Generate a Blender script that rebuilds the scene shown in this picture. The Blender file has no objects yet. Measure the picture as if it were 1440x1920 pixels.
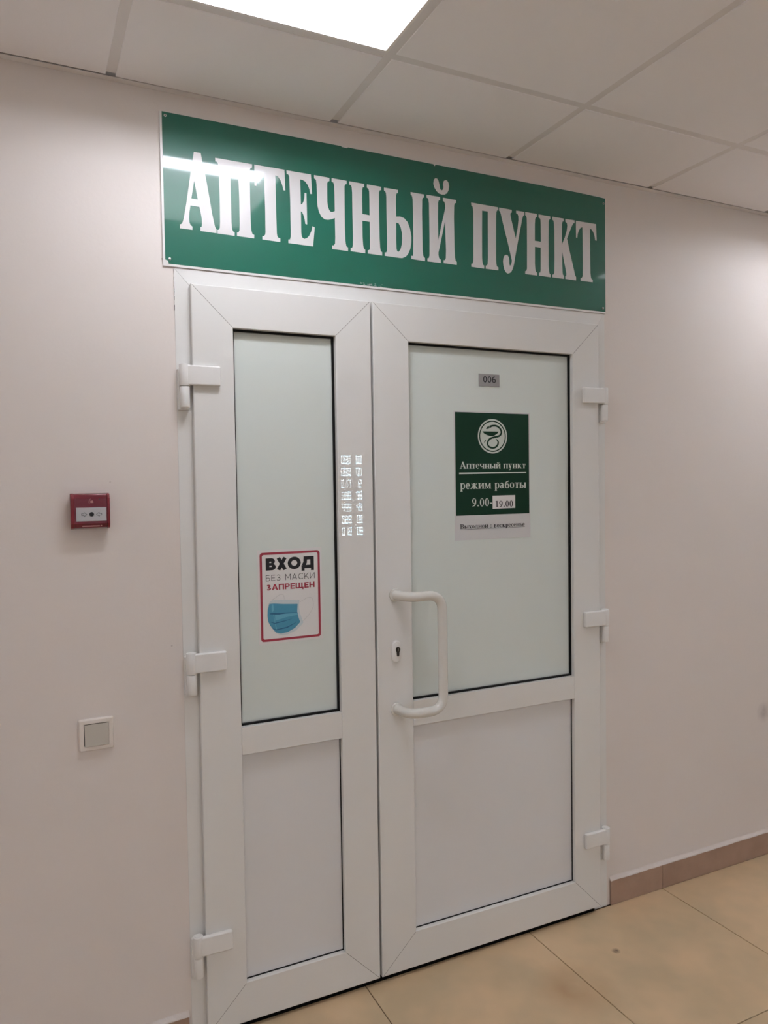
import bpy, bmesh, math, random
from mathutils import Vector, Matrix
from mathutils.geometry import tessellate_polygon

random.seed(7)
scene = bpy.context.scene
COL = scene.collection

# ---------------------------------------------------------------- camera
F_PX = 1415.79                      # focal length in pixels of the 1440 x 1920 frame
CAM = Vector((-0.0875, -2.0501, 1.5123))
yaw, pitch, roll = (math.radians(a) for a in (25.6105, -2.0564, -0.8427))
fw = Vector((math.sin(yaw) * math.cos(pitch), math.cos(yaw) * math.cos(pitch), math.sin(pitch)))
rt = Vector((math.cos(yaw), -math.sin(yaw), 0))
up = rt.cross(fw)
rt2 = rt * math.cos(roll) + up * math.sin(roll)
up2 = -rt * math.sin(roll) + up * math.cos(roll)
cam_data = bpy.data.cameras.new('camera')
cam_data.sensor_fit = 'VERTICAL'
cam_data.sensor_height = 32.0
cam_data.lens = F_PX / 1920 * 32.0
cam_data.clip_start = 0.05
cam = bpy.data.objects.new('camera', cam_data)
COL.objects.link(cam)
m = Matrix((rt2, up2, -fw)).transposed().to_4x4()
m.translation = CAM
cam.matrix_world = m
scene.camera = cam

# ---------------------------------------------------------------- world, exposure
world = bpy.data.worlds.new('world')
scene.world = world
world.use_nodes = True
world.node_tree.nodes['Background'].inputs[0].default_value = (1.0, 0.95, 0.9, 1)
world.node_tree.nodes['Background'].inputs[1].default_value = 0.02
scene.view_settings.view_transform = 'Standard'
scene.view_settings.look = 'None'
scene.view_settings.gamma = 1
scene.view_settings.use_curve_mapping = False
scene.view_settings.exposure = -0.22
scene.cycles.diffuse_bounces = 6
scene.cycles.glossy_bounces = 3
scene.cycles.max_bounces = 8
TUBE, TUBE_FILL = 46.0, 54.0       # radiance of the lit tubes by the door wall and of the unseen back row added as fill

# ---------------------------------------------------------------- sizes of the place (metres)
# front wall = plane y 0, room towards -y, floor z 0
H = 2.5446                          # ceiling
XL, XR, YB = -4.0, 6.6, -4.8        # ends of the room and its back wall
T0 = 0.1432                         # one ceiling tee; the others every 0.6 m
GY = -0.3853                        # first tee parallel to the front wall
FX0, FX1, FZ1 = 0.2909, 1.7534, 2.092    # outer edges of the door frame
ZB, ZT = 0.0195, 2.0507             # bottom and top of the door leaves
FACE = -0.022                       # front of the door leaves

# ---------------------------------------------------------------- materials
def lin(r, g, b):
    f = lambda c: (c / 255 / 12.92) if c / 255 <= 0.04045 else ((c / 255 + 0.055) / 1.055) ** 2.4
    return (f(r), f(g), f(b))

def mat(name, col, rough=0.5, spec=0.5, metal=0.0, coat=0.0, coat_rough=0.05, emit=0.0, noise=None, bump=None):
    """noise = (scale, second colour, contrast lo, hi); bump = (scale, strength, distance)"""
    mm = bpy.data.materials.new(name)
    mm.use_nodes = True
    nt = mm.node_tree
    b = nt.nodes['Principled BSDF']
    b.inputs['Base Color'].default_value = (*col, 1)
    b.inputs['Roughness'].default_value = rough
    b.inputs['Specular IOR Level'].default_value = spec
    b.inputs['Metallic'].default_value = metal
    b.inputs['Coat Weight'].default_value = coat
    b.inputs['Coat Roughness'].default_value = coat_rough
    if emit:
        b.inputs['Emission Color'].default_value = (*col, 1)
        b.inputs['Emission Strength'].default_value = emit
    if noise or bump:
        geo = nt.nodes.new('ShaderNodeNewGeometry')
    if noise:
        n = nt.nodes.new('ShaderNodeTexNoise')
        n.inputs['Scale'].default_value = noise[0]
        n.inputs['Detail'].default_value = 3
        n.inputs['Roughness'].default_value = 0.6
        nt.links.new(geo.outputs['Position'], n.inputs['Vector'])
        r = nt.nodes.new('ShaderNodeValToRGB')
        r.color_ramp.elements[0].position = noise[2]
        r.color_ramp.elements[1].position = noise[3]
        r.color_ramp.elements[0].color = (*col, 1)
        r.color_ramp.elements[1].color = (*noise[1], 1)
        nt.links.new(n.outputs['Fac'], r.inputs['Fac'])
        nt.links.new(r.outputs['Color'], b.inputs['Base Color'])
    if bump:
        n = nt.nodes.new('ShaderNodeTexNoise')
        n.inputs['Scale'].default_value = bump[0]
        n.inputs['Detail'].default_value = 2
        nt.links.new(geo.outputs['Position'], n.inputs['Vector'])
        bp = nt.nodes.new('ShaderNodeBump')
        bp.inputs['Strength'].default_value = bump[1]
        bp.inputs['Distance'].default_value = bump[2]
        nt.links.new(n.outputs['Fac'], bp.inputs['Height'])
        nt.links.new(bp.outputs['Normal'], b.inputs['Normal'])
    return mm

def add_spots(mm, spots):
    """stains with a place and shape of their own: (centre, radius, colour, strength)"""
    nt = mm.node_tree
    b = nt.nodes['Principled BSDF']
    geo = nt.nodes.new('ShaderNodeNewGeometry')
    for c, rad, col, k in spots:
        d = nt.nodes.new('ShaderNodeVectorMath'); d.operation = 'DISTANCE'
        nz = nt.nodes.new('ShaderNodeTexNoise'); nz.inputs['Scale'].default_value = 1.2 / rad
        nt.links.new(geo.outputs['Position'], nz.inputs['Vector'])
        nt.links.new(geo.outputs['Position'], d.inputs[0])
        d.inputs[1].default_value = c
        mr = nt.nodes.new('ShaderNodeMapRange')
        mr.inputs['From Min'].default_value = rad
        mr.inputs['From Max'].default_value = rad * 0.25
        mr.inputs['To Min'].default_value = 0
        mr.inputs['To Max'].default_value = k * 1.8
        nt.links.new(d.outputs['Value'], mr.inputs['Value'])
        mu = nt.nodes.new('ShaderNodeMath'); mu.operation = 'MULTIPLY'; mu.use_clamp = True
        nt.links.new(mr.outputs['Result'], mu.inputs[0])
        nt.links.new(nz.outputs['Fac'], mu.inputs[1])
        mx = nt.nodes.new('ShaderNodeMix'); mx.data_type = 'RGBA'
        src = b.inputs['Base Color'].links
        if src:
            nt.links.new(src[0].from_socket, mx.inputs['A'])
        else:
            mx.inputs['A'].default_value = b.inputs['Base Color'].default_value
        mx.inputs['B'].default_value = (*col, 1)
        nt.links.new(mu.outputs[0], mx.inputs['Factor'])
        nt.links.new(mx.outputs['Result'], b.inputs['Base Color'])

M = {}
M['wall'] = mat('wall_paint', (0.81, 0.748, 0.702), 0.55, 0.3, noise=(1.3, (0.785, 0.728, 0.682), 0.35, 0.7), bump=(90, 0.12, 0.002))
M['far_wall'] = mat('far_wall_paint', (0.84, 0.87, 0.93), 0.6, 0.3)
M['pvc'] = mat('white_pvc', (0.82, 0.815, 0.785), 0.38, 0.35, coat=0.6, coat_rough=0.0)
M['pvc_panel'] = mat('white_pvc_panel', (0.79, 0.785, 0.775), 0.42, 0.4)
M['hinge'] = mat('hinge_white', (0.85, 0.845, 0.82), 0.33, 0.5)
M['handle'] = mat('handle_white', (0.76, 0.75, 0.70), 0.12, 0.5, coat=0.5, coat_rough=0.04)
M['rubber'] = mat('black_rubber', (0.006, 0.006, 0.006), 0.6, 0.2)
M['seam'] = mat('grey_seam', (0.18, 0.17, 0.155), 0.7, 0.2)
M['film'] = mat('frosted_film', (0.745, 0.805, 0.765), 0.32, 0.35, noise=(0.9, (0.73, 0.785, 0.74), 0.35, 0.7))
M['glass'] = mat('pane_glass', (0.72, 0.76, 0.72), 0.1, 0.5)
M['ceiling'] = mat('ceiling_tile', (0.95, 0.945, 0.98), 0.85, 0.2, bump=(320, 0.15, 0.001))
M['tee'] = mat('ceiling_tee', (0.80, 0.785, 0.795), 0.5, 0.4)
M['plenum'] = mat('plenum_dark', (0.03, 0.025, 0.022), 0.9, 0.1)
M['pan'] = mat('lamp_pan', (0.88, 0.87, 0.85), 0.5, 0.4)
M['glow_pan'] = mat('glowing_lamp_pan', (0.90, 0.90, 0.90), 0.5, 0.4, emit=2.6)
M['tube'] = mat('lamp_tube', (0.97, 0.99, 1.08), 0.5, 0.2, emit=TUBE)
M['tube_fill'] = mat('fill_lamp_tube', (0.97, 0.99, 1.08), 0.5, 0.2, emit=TUBE_FILL)  # tubes of the added fill lamps behind the viewer
M['grout'] = mat('floor_grout', (0.10, 0.062, 0.038), 0.9, 0.1)
M['floor'] = mat('floor_tile', (0.67, 0.485, 0.295), 0.33, 0.4, noise=(3.4, (0.535, 0.41, 0.255), 0.38, 0.64))
add_spots(M['floor'], [((1.5975, -0.2167, 0), 0.016, (0.12, 0.08, 0.06), 0.9), ((1.36, -0.30, 0), 0.14, (0.40, 0.24, 0.12), 0.5)])
M['skirt'] = mat('skirting_tile', (0.40, 0.27, 0.20), 0.4, 0.4, noise=(9, (0.34, 0.225, 0.165), 0.35, 0.7))
M['putty'] = mat('painted_putty', (0.72, 0.655, 0.61), 0.6, 0.3, bump=(60, 0.6, 0.004))
add_spots(M['wall'], [((2.5714, 0, 0.5794), 0.045, (0.42, 0.37, 0.35), 0.5), ((0.262, 0, 2.112), 0.0035, (0.3, 0.24, 0.21), 0.8),
                      ((0.262, 0, 1.092), 0.003, (0.35, 0.3, 0.27), 0.6), ((0.118, 0, 1.53), 0.003, (0.4, 0.34, 0.3), 0.5)])
M['sign_white'] = mat('sign_panel_white', (0.80, 0.78, 0.76), 0.3, 0.5)
M['sign_green'] = mat('sign_film_green', (0.010, 0.128, 0.083), 0.30, 0.25, coat=1.0, coat_rough=0.055)
M['sign_letter'] = mat('sign_letter_white', (0.71, 0.695, 0.69), 0.30, 0.4, coat=0.5, coat_rough=0.065)
M['steel'] = mat('rivet_steel', (0.55, 0.53, 0.50), 0.3, 0.5, metal=0.9)
M['dark'] = mat('dark_hole', (0.02, 0.018, 0.015), 0.6, 0.3)
M['paper'] = mat('paper_white', (0.80, 0.79, 0.775), 0.35, 0.4)
M['paper_dull'] = mat('paper_in_sleeve', (0.68, 0.68, 0.675), 0.3, 0.4)
M['poster_green'] = mat('poster_green', (0.005, 0.034, 0.016), 0.4, 0.18)
M['poster_ink'] = mat('poster_pale_ink', (0.62, 0.66, 0.60), 0.4, 0.4)
M['ink'] = mat('black_ink', (0.012, 0.012, 0.014), 0.4, 0.4)
M['red_ink'] = mat('red_ink', (0.36, 0.035, 0.06), 0.4, 0.4)
M['mask_blue'] = mat('mask_blue', (0.075, 0.30, 0.44), 0.5, 0.3)
M['mask_dark'] = mat('mask_fold_blue', (0.03, 0.13, 0.25), 0.5, 0.3)
M['mask_mid'] = mat('mask_pale_blue', (0.14, 0.42, 0.55), 0.5, 0.3)
M['mask_edge'] = mat('mask_edge_grey', (0.62, 0.69, 0.71), 0.5, 0.3)
M['loop'] = mat('mask_loop_grey', (0.50, 0.50, 0.49), 0.5, 0.3)
M['plate'] = mat('number_plate_grey', (0.36, 0.35, 0.345), 0.4, 0.5, metal=0.3)
M['alarm'] = mat('alarm_red', (0.19, 0.012, 0.020), 0.3, 0.5)
M['alarm_deep'] = mat('alarm_red_cover', (0.15, 0.012, 0.026), 0.15, 0.5, coat=0.5)
M['alarm_pale'] = mat('alarm_pale_print', (0.45, 0.20, 0.20), 0.4, 0.4)
M['alarm_white'] = mat('alarm_label_white', (0.52, 0.52, 0.54), 0.2, 0.5)
M['switch'] = mat('switch_plate', (0.82, 0.76, 0.70), 0.35, 0.5)
M['rocker'] = mat('switch_rocker', (0.58, 0.545, 0.48), 0.35, 0.5)
M['lock'] = mat('lock_cylinder', (0.05, 0.045, 0.04), 0.3, 0.5, metal=0.6)
M['display'] = mat('display_case', (0.02, 0.02, 0.022), 0.4, 0.4)
M['led'] = mat('display_led', (0.75, 0.93, 1.0), 0.5, 0.2, emit=30.0)

# ---------------------------------------------------------------- mesh helpers
def tag(o, label=None, cat=None, group=None, kind=None):
    for k, v in (('label', label), ('category', cat), ('group', group), ('kind', kind)):
        if v:
            o[k] = v
    return o

def empty(name, loc=(0, 0, 0), parent=None):
    o = bpy.data.objects.new(name, None)
    o.empty_display_size = 0.05
    COL.objects.link(o)
    o.location = loc
    if parent is not None:
        o.parent = parent
        o.matrix_parent_inverse = parent_world(parent).inverted()
    return o

def parent_world(p):
    mw = Matrix.Translation(p.location)
    q = p.parent
    while q is not None:
        # parents are only ever translated and the inverse keeps children in world space
        q = q.parent
    return mw

def link(name, me, material, parent=None):
    me.materials.append(material)
    o = bpy.data.objects.new(name, me)
    COL.objects.link(o)
    if parent is not None:
        o.parent = parent
        o.matrix_parent_inverse = parent_world(parent).inverted()
    return o

def finish(name, bm, material, parent=None, smooth=False, weighted=False):
    bmesh.ops.recalc_face_normals(bm, faces=bm.faces[:])
    me = bpy.data.meshes.new(name)
    bm.to_mesh(me)
    bm.free()
    if smooth:
        for p in me.polygons:
            p.use_smooth = True
        try:
            me.set_sharp_from_angle(angle=math.radians(40))
        except Exception:
            pass
    o = link(name, me, material, parent)
    if weighted:
        wn = o.modifiers.new('weighted_normals', 'WEIGHTED_NORMAL')
        wn.keep_sharp = True
    return o

def bm_box(bm, x0, x1, y0, y1, z0, z1):
    r = bmesh.ops.create_cube(bm, size=1.0)
    for v in r['verts']:
        v.co = Vector(((x0 + x1) / 2 + v.co.x * (x1 - x0), (y0 + y1) / 2 + v.co.y * (y1 - y0), (z0 + z1) / 2 + v.co.z * (z1 - z0)))
    return r['verts']

def box(name, b, material, parent=None, bevel=0.0, seg=2):
    bm = bmesh.new()
    bm_box(bm, *b)
    if bevel:
        bmesh.ops.bevel(bm, geom=bm.edges[:], offset=bevel, segments=seg, affect='EDGES', profile=0.5)
    return finish(name, bm, material, parent, smooth=bool(bevel), weighted=bool(bevel))

def flat_polys(name, polys, y, material, parent=None):
    """flat print: list of (x, z) loops; a polygon given as [outer, hole, ...] has holes"""
    verts, faces = [], []
    for pi, p in enumerate(polys):
        loops = p if isinstance(p[0][0], (tuple, list)) else [p]
        base = len(verts)
        vs = [[Vector((a, b, 0)) for a, b in lp] for lp in loops]
        for lp in loops:
            verts += [(a, y - 1e-6 * pi, b) for a, b in lp]
        for t in tessellate_polygon(vs):
            faces.append([base + i for i in t])
    me = bpy.data.meshes.new(name)
    me.from_pydata(verts, [], faces)
    me.update()
    bm = bmesh.new(); bm.from_mesh(me)
    for f in bm.faces:
        f.normal_update()
        if f.normal.y > 0:
            f.normal_flip()
    bm.to_mesh(me); bm.free()
    return link(name, me, material, parent)

def plate(name, loops, y0, y1, material, parent=None):
    """a flat cut-out with thickness: loops = [outer, holes...] in (x, z)"""
    bm = bmesh.new()
    vs = [[Vector((a, b, 0)) for a, b in lp] for lp in loops]
    flatv = [p for lp in loops for p in lp]
    fr = [bm.verts.new((a, y0, b)) for a, b in flatv]
    bk = [bm.verts.new((a, y1, b)) for a, b in flatv]
    for t in tessellate_polygon(vs):
        if len(set(t)) == 3:
            try:
                bm.faces.new([fr[i] for i in t])
                bm.faces.new([bk[i] for i in reversed(t)])
            except ValueError:
                pass
    base = 0
    for lp in loops:
        n = len(lp)
        for i in range(n):
            j = (i + 1) % n
            bm.faces.new([fr[base + i], fr[base + j], bk[base + j], bk[base + i]])
        base += n
    return finish(name, bm, material, parent)

def rrect(x0, x1, z0, z1, r, n=6):
    pts = []
    for cx, cz, a0 in ((x1 - r, z1 - r, 0), (x0 + r, z1 - r, 90), (x0 + r, z0 + r, 180), (x1 - r, z0 + r, 270)):
        for i in range(n + 1):
            a = math.radians(a0 + 90 * i / n)
            pts.append((cx + r * math.cos(a), cz + r * math.sin(a)))
    return pts

def ell(cx, cz, rx, rz, n=48, a0=0, a1=360):
    full = abs(a1 - a0) >= 360
    k = n if full else n + 1
    return [(cx + rx * math.cos(math.radians(a0 + (a1 - a0) * i / n)), cz + rz * math.sin(math.radians(a0 + (a1 - a0) * i / n))) for i in range(k)]

def stroke(pts, w):
    """outline of a polyline of the given width (a number, or one per point)"""
    ws = w if isinstance(w, (list, tuple)) else [w] * len(pts)
    L, R = [], []
    for i, p in enumerate(pts):
        a = Vector(pts[max(i - 1, 0)]); b = Vector(p); c = Vector(pts[min(i + 1, len(pts) - 1)])
        d1 = (b - a).normalized() if i else (c - b).normalized()
        d2 = (c - b).normalized() if i < len(pts) - 1 else d1
        n1 = Vector((-d1.y, d1.x)); n2 = Vector((-d2.y, d2.x))
        n = (n1 + n2)
        n = n.normalized() if n.length > 1e-6 else n1
        k = min(1 / max(n.dot(n1), 0.35), 2.2)
        L.append(tuple(b + n * k * ws[i] / 2)); R.append(tuple(b - n * k * ws[i] / 2))
    return [[L[i], L[i + 1], R[i + 1], R[i]] for i in range(len(pts) - 1)]

def sweep(bm, pts, r, n=16, cap=True):
    pts = [Vector(p) for p in pts]
    t = (pts[1] - pts[0]).normalized()
    u = t.orthogonal().normalized()
    rings = []
    for i, p in enumerate(pts):
        d = (pts[min(i + 1, len(pts) - 1)] - pts[max(i - 1, 0)]).normalized()
        u = (u - d * u.dot(d)).normalized()
        v = d.cross(u)
        rings.append([bm.verts.new(p + (u * math.cos(2 * math.pi * k / n) + v * math.sin(2 * math.pi * k / n)) * r) for k in range(n)])
    for a, b in zip(rings, rings[1:]):
        for k in range(n):
            bm.faces.new((a[k], a[(k + 1) % n], b[(k + 1) % n], b[k]))
    if cap:
        bm.faces.new(rings[0][::-1]); bm.faces.new(rings[-1])

def fillet(pts, r, n=8):
    pts = [Vector(p) for p in pts]
    out = [pts[0]]
    for a, b, c in zip(pts, pts[1:], pts[2:]):
        d1 = (a - b).normalized(); d2 = (c - b).normalized()
        ang = d1.angle(d2)
        k = min(r / math.tan(ang / 2), (a - b).length * 0.48, (c - b).length * 0.48)
        p1, p2 = b + d1 * k, b + d2 * k
        for i in range(n + 1):
            t = i / n
            out.append(p1 * (1 - t) ** 2 + b * 2 * t * (1 - t) + p2 * t ** 2)
    out.append(pts[-1])
    return out

def cyl(name, p0, p1, r, material, parent=None, n=24, bevel=0.0):
    bm = bmesh.new()
    a, b = Vector(p0), Vector(p1)
    sweep(bm, [a, b], r, n)
    if bevel:
        es = [e for e in bm.edges if any(len(f.verts) > 4 for f in e.link_faces)]
        bmesh.ops.bevel(bm, geom=es, offset=bevel, segments=2, affect='EDGES', profile=0.5)
    return finish(name, bm, material, parent, smooth=True)

def mitred(rect, widths, profile, side, gap=0.0, zmin=None):
    """one side of a mitred rectangular frame.
    rect = x0, x1, z0, z1 (outer); widths = left, right, bottom, top;
    profile = closed loop of (from, distance, y): from 'o' = distance in from the outer edge, 'i' = out from the inner edge"""
    x0, x1, z0, z1 = rect
    wl, wr, wb, wt = widths
    off = lambda pt, w: pt[1] if pt[0] == 'o' else w - pt[1]
    bm = bmesh.new()
    A, B = [], []
    for pt in profile:
        l, r, b, t = (off(pt, w) for w in (wl, wr, wb, wt))
        if side == 'left':
            p, q = (x0 + l, z0 + b + gap), (x0 + l, z1 - t - gap)
        elif side == 'right':
            p, q = (x1 - r, z0 + b + gap), (x1 - r, z1 - t - gap)
        elif side == 'bottom':
            p, q = (x0 + l + gap, z0 + b), (x1 - r - gap, z0 + b)
        else:
            p, q = (x0 + l + gap, z1 - t), (x1 - r - gap, z1 - t)
        if zmin is not None:
            p, q = (p[0], max(p[1], zmin)), (q[0], max(q[1], zmin))
        A.append(bm.verts.new((p[0], pt[2], p[1])))
        B.append(bm.verts.new((q[0], pt[2], q[1])))
    n = len(profile)
    for i in range(n):
        j = (i + 1) % n
        bm.faces.new((A[i], A[j], B[j], B[i]))
    bm.faces.new(A[::-1]); bm.faces.new(B)
    return bm

# ---- outlines of the sign letters in 0.1 mm from the lower left corner of the green film
LETTERS = [
    ('А', [[(807,3008),(987,3011),(1029,2763),(1112,2369),(1189,1884),(1254,1468),(1308,1195),(1328,1110),(1367,1049),(1365,952),(935,958),(937,1055),(967,1069),(980,1137),(976,1282),(944,1482),(920,1588),(686,1591),(654,1412),(643,1237),(651,1136),(678,1075),(724,1044),(722,957),(397,957),(399,1059),(432,1071),(470,1126),(501,1232),(575,1618),(643,2034),(729,2583)],[(798,2261),(882,1779),(714,1781)]]),
    ('П', [[(1371,2950),(2387,2950),(2381,2856),(2342,2847),(2315,2785),(2310,2590),(2308,1991),(2311,1390),(2322,1166),(2351,1065),(2405,1038),(2400,944),(1923,950),(1925,1047),(1963,1052),(1992,1108),(2002,1274),(2006,1946),(1995,2510),(1990,2759),(1772,2758),(1773,2475),(1776,1912),(1778,1318),(1789,1126),(1818,1056),(1859,1043),(1857,946),(1389,950),(1391,1044),(1432,1057),(1456,1112),(1467,1276),(1470,1866),(1463,2454),(1455,2747),(1434,2824),(1413,2854),(1372,2856)]]),
    ('Т', [[(2446,2951),(3307,2953),(3323,2383),(3270,2382),(3237,2522),(3191,2637),(3113,2739),(3038,2757),(3042,2264),(3045,1655),(3051,1167),(3063,1092),(3094,1050),(3150,1039),(3148,941),(2632,946),(2635,1045),(2679,1046),(2715,1086),(2726,1155),(2729,1762),(2722,2366),(2720,2762),(2635,2730),(2571,2644),(2521,2516),(2495,2379),(2440,2380)]]),
    ('Е', [[(3367,2948),(4091,2950),(4114,2407),(4059,2405),(4041,2523),(3993,2640),(3912,2728),(3830,2761),(3767,2762),(3775,2065),(3817,2087),(3860,2171),(3883,2267),(3892,2405),(3947,2404),(3949,2091),(3952,1532),(3897,1540),(3883,1647),(3852,1767),(3812,1854),(3771,1876),(3771,1291),(3779,1199),(3806,1140),(3856,1116),(3931,1141),(3999,1211),(4068,1345),(4113,1507),(4180,1477),(4119,938),(3383,941),(3385,1041),(3434,1047),(3456,1127),(3460,1328),(3460,2173),(3450,2632),(3445,2784),(3422,2839),(3373,2849)]]),
    ('Ч', [[(4186,2950),(4653,2947),(4652,2853),(4605,2834),(4582,2784),(4577,2508),(4577,2257),(4592,2134),(4625,2044),(4666,1990),(4726,1988),(4804,2026),(4805,2543),(4797,2762),(4776,2830),(4720,2853),(4722,2952),(5189,2946),(5187,2855),(5140,2840),(5119,2781),(5113,2336),(5109,1636),(5120,1240),(5132,1130),(5151,1060),(5200,1039),(5198,935),(4705,935),(4707,1038),(4761,1044),(4796,1104),(4805,1279),(4801,1832),(4714,1786),(4594,1750),(4491,1750),(4391,1807),(4317,1938),(4278,2088),(4265,2336),(4259,2694),(4244,2816),(4221,2847),(4188,2854)]]),
    ('Н', [[(5272,2948),(5746,2946),(5744,2851),(5703,2844),(5681,2788),(5671,2514),(5672,2068),(5905,2060),(5907,2549),(5904,2758),(5882,2827),(5832,2851),(5834,2948),(6299,2945),(6298,2850),(6252,2840),(6224,2774),(6215,2271),(6220,1459),(6234,1168),(6250,1064),(6299,1032),(6297,934),(5832,941),(5833,1038),(5878,1044),(5901,1095),(5905,1338),(5905,1871),(5669,1871),(5669,1389),(5683,1165),(5700,1071),(5749,1036),(5747,934),(5284,944),(5286,1040),(5335,1051),(5356,1125),(5364,1350),(5357,1989),(5358,2627),(5348,2785),(5327,2842),(5274,2853)]]),
    ('Ы', [[(6389,2939),(6855,2941),(6854,2848),(6810,2838),(6783,2764),(6774,2466),(6783,2144),(6909,2164),(7048,2136),(7167,2029),(7245,1845),(7286,1621),(7283,1443),(7246,1244),(7173,1093),(7091,995),(6969,937),(6849,932),(6383,938),(6385,1036),(6436,1042),(6463,1106),(6471,1377),(6463,2073),(6463,2681),(6455,2784),(6430,2836),(6391,2848)],[(6780,1968),(6865,1953),(6933,1839),(6971,1668),(6974,1510),(6956,1332),(6913,1186),(6852,1112),(6803,1120),(6778,1187),(6772,1415)]]),
    ('Ы2', [[(7282,2945),(7744,2941),(7742,2851),(7703,2840),(7676,2774),(7666,2417),(7666,1705),(7668,1259),(7686,1100),(7712,1046),(7749,1036),(7747,934),(7276,946),(7277,1044),(7324,1040),(7347,1114),(7359,1665),(7354,2373),(7349,2726),(7336,2812),(7317,2853),(7284,2857)]]),
    ('Й', [[(7828,2948),(8304,2948),(8303,2854),(8256,2842),(8230,2766),(8218,2315),(8225,1623),(8341,2098),(8452,2510),(8487,2659),(8476,2766),(8456,2826),(8404,2849),(8405,2945),(8876,2942),(8875,2851),(8828,2835),(8805,2759),(8794,2395),(8799,1485),(8812,1177),(8837,1070),(8879,1042),(8878,943),(8405,949),(8406,1039),(8453,1045),(8485,1103),(8495,1358),(8484,1809),(8480,2279),(8335,1682),(8224,1253),(8223,1181),(8243,1084),(8305,1037),(8304,941),(7834,938),(7836,1033),(7883,1043),(7909,1126),(7916,1557),(7915,2273),(7911,2702),(7892,2824),(7868,2852),(7831,2859)]]),
    ('Й2', [[(8161,3498),(8213,3490),(8254,3434),(8284,3331),(8293,3243),(8324,3175),(8366,3160),(8408,3188),(8430,3255),(8417,3370),(8443,3455),(8497,3494),(8560,3491),(8612,3427),(8632,3331),(8609,3201),(8555,3102),(8470,3050),(8375,3036),(8270,3050),(8177,3117),(8105,3213),(8073,3316),(8087,3416),(8119,3475)]]),
    ('П', [[(9425,2945),(10441,2943),(10440,2850),(10403,2842),(10375,2792),(10359,2669),(10348,2029),(10343,1267),(10353,1146),(10374,1065),(10429,1040),(10428,944),(9948,947),(9950,1044),(9999,1058),(10027,1125),(10038,1308),(10046,2754),(9832,2753),(9821,2112),(9815,1282),(9824,1148),(9845,1059),(9890,1037),(9889,943),(9409,948),(9410,1041),(9458,1049),(9483,1124),(9491,1245),(9501,2071),(9505,2670),(9492,2787),(9472,2837),(9433,2851)]]),
    ('У', [[(10478,2941),(10966,2940),(10965,2853),(10923,2831),(10913,2776),(10949,2613),(11022,2361),(11112,2034),(11192,2384),(11228,2651),(11224,2773),(11200,2832),(11140,2854),(11141,2939),(11458,2942),(11457,2844),(11414,2808),(11375,2702),(11306,2399),(11187,1905),(11088,1460),(11038,1208),(10989,1063),(10932,957),(10865,904),(10790,885),(10725,912),(10661,997),(10625,1116),(10611,1252),(10627,1361),(10666,1439),(10731,1476),(10796,1465),(10839,1401),(10857,1310),(10856,1218),(10868,1150),(10896,1149),(10934,1212),(10958,1307),(10936,1397),(10810,1843),(10684,2255),(10576,2623),(10541,2755),(10514,2820),(10477,2845)]]),
    ('Н', [[(11499,2944),(11966,2947),(11965,2851),(11920,2836),(11891,2778),(11878,2587),(11873,2064),(12116,2063),(12116,2619),(12108,2781),(12082,2831),(12032,2842),(12033,2942),(12509,2944),(12509,2853),(12472,2839),(12444,2772),(12434,2116),(12431,1295),(12448,1115),(12471,1053),(12509,1039),(12509,947),(12036,949),(12036,1043),(12084,1057),(12103,1132),(12109,1872),(11875,1871),(11870,1324),(11882,1144),(11904,1060),(11953,1040),(11952,944),(11479,944),(11480,1037),(11525,1048),(11552,1126),(11559,1827),(11561,2545),(11557,2759),(11535,2824),(11498,2844)]]),
    ('К', [[(12594,2947),(13063,2948),(13062,2856),(13016,2840),(12992,2754),(12982,2074),(13110,2329),(13193,2561),(13218,2730),(13202,2820),(13137,2851),(13138,2943),(13526,2952),(13525,2863),(13466,2837),(13406,2736),(13287,2490),(13203,2295),(13317,1874),(13455,1408),(13536,1120),(13579,1059),(13578,951),(13123,956),(13123,1043),(13159,1058),(13166,1136),(13125,1317),(12994,1855),(12995,1358),(13007,1156),(13025,1075),(13070,1052),(13069,950),(12584,950),(12585,1041),(12636,1052),(12664,1119),(12675,1597),(12675,2511),(12661,2747),(12639,2826),(12593,2850)]]),
    ('Т', [[(13585,2945),(14458,2951),(14479,2393),(14418,2395),(14388,2547),(14328,2671),(14255,2746),(14187,2765),(14191,2147),(14202,1247),(14221,1117),(14245,1067),(14298,1049),(14298,959),(13774,958),(13774,1048),(13822,1057),(13863,1126),(13873,1548),(13868,2481),(13860,2769),(13774,2729),(13701,2627),(13658,2510),(13640,2383),(13586,2385)]]),
]

# ---- number display on the far wall
LEDX, LEDZ = 2.8082, 1.4138
LED_TOP, LED_PITCH, LED_H = 1.8053, 0.1155, 0.0903
LED_C1A, LED_C1B, LED_C2A, LED_C2B = 2.6975, 2.8014, 2.8537, 2.9190

# ---------------------------------------------------------------- lettering for small flat print
def arc(cx, cz, rx, rz, a0, a1, n=10):
    return [(cx + rx * math.cos(math.radians(a0 + (a1 - a0) * i / n)), cz + rz * math.sin(math.radians(a0 + (a1 - a0) * i / n))) for i in range(n + 1)]

def band(cx, cz, rx, rz, tx, tz, a0=0, a1=360, n=20):
    """elliptic ring with separate side and top thickness"""
    o = arc(cx, cz, rx, rz, a0, a1, n); i = arc(cx, cz, rx - tx, rz - tz, a0, a1, n)
    return [[o[k], o[k + 1], i[k + 1], i[k]] for k in range(n)]

def rc(x0, x1, z0, z1):
    return [[(x0, z0), (x1, z0), (x1, z1), (x0, z1)]]

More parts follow.
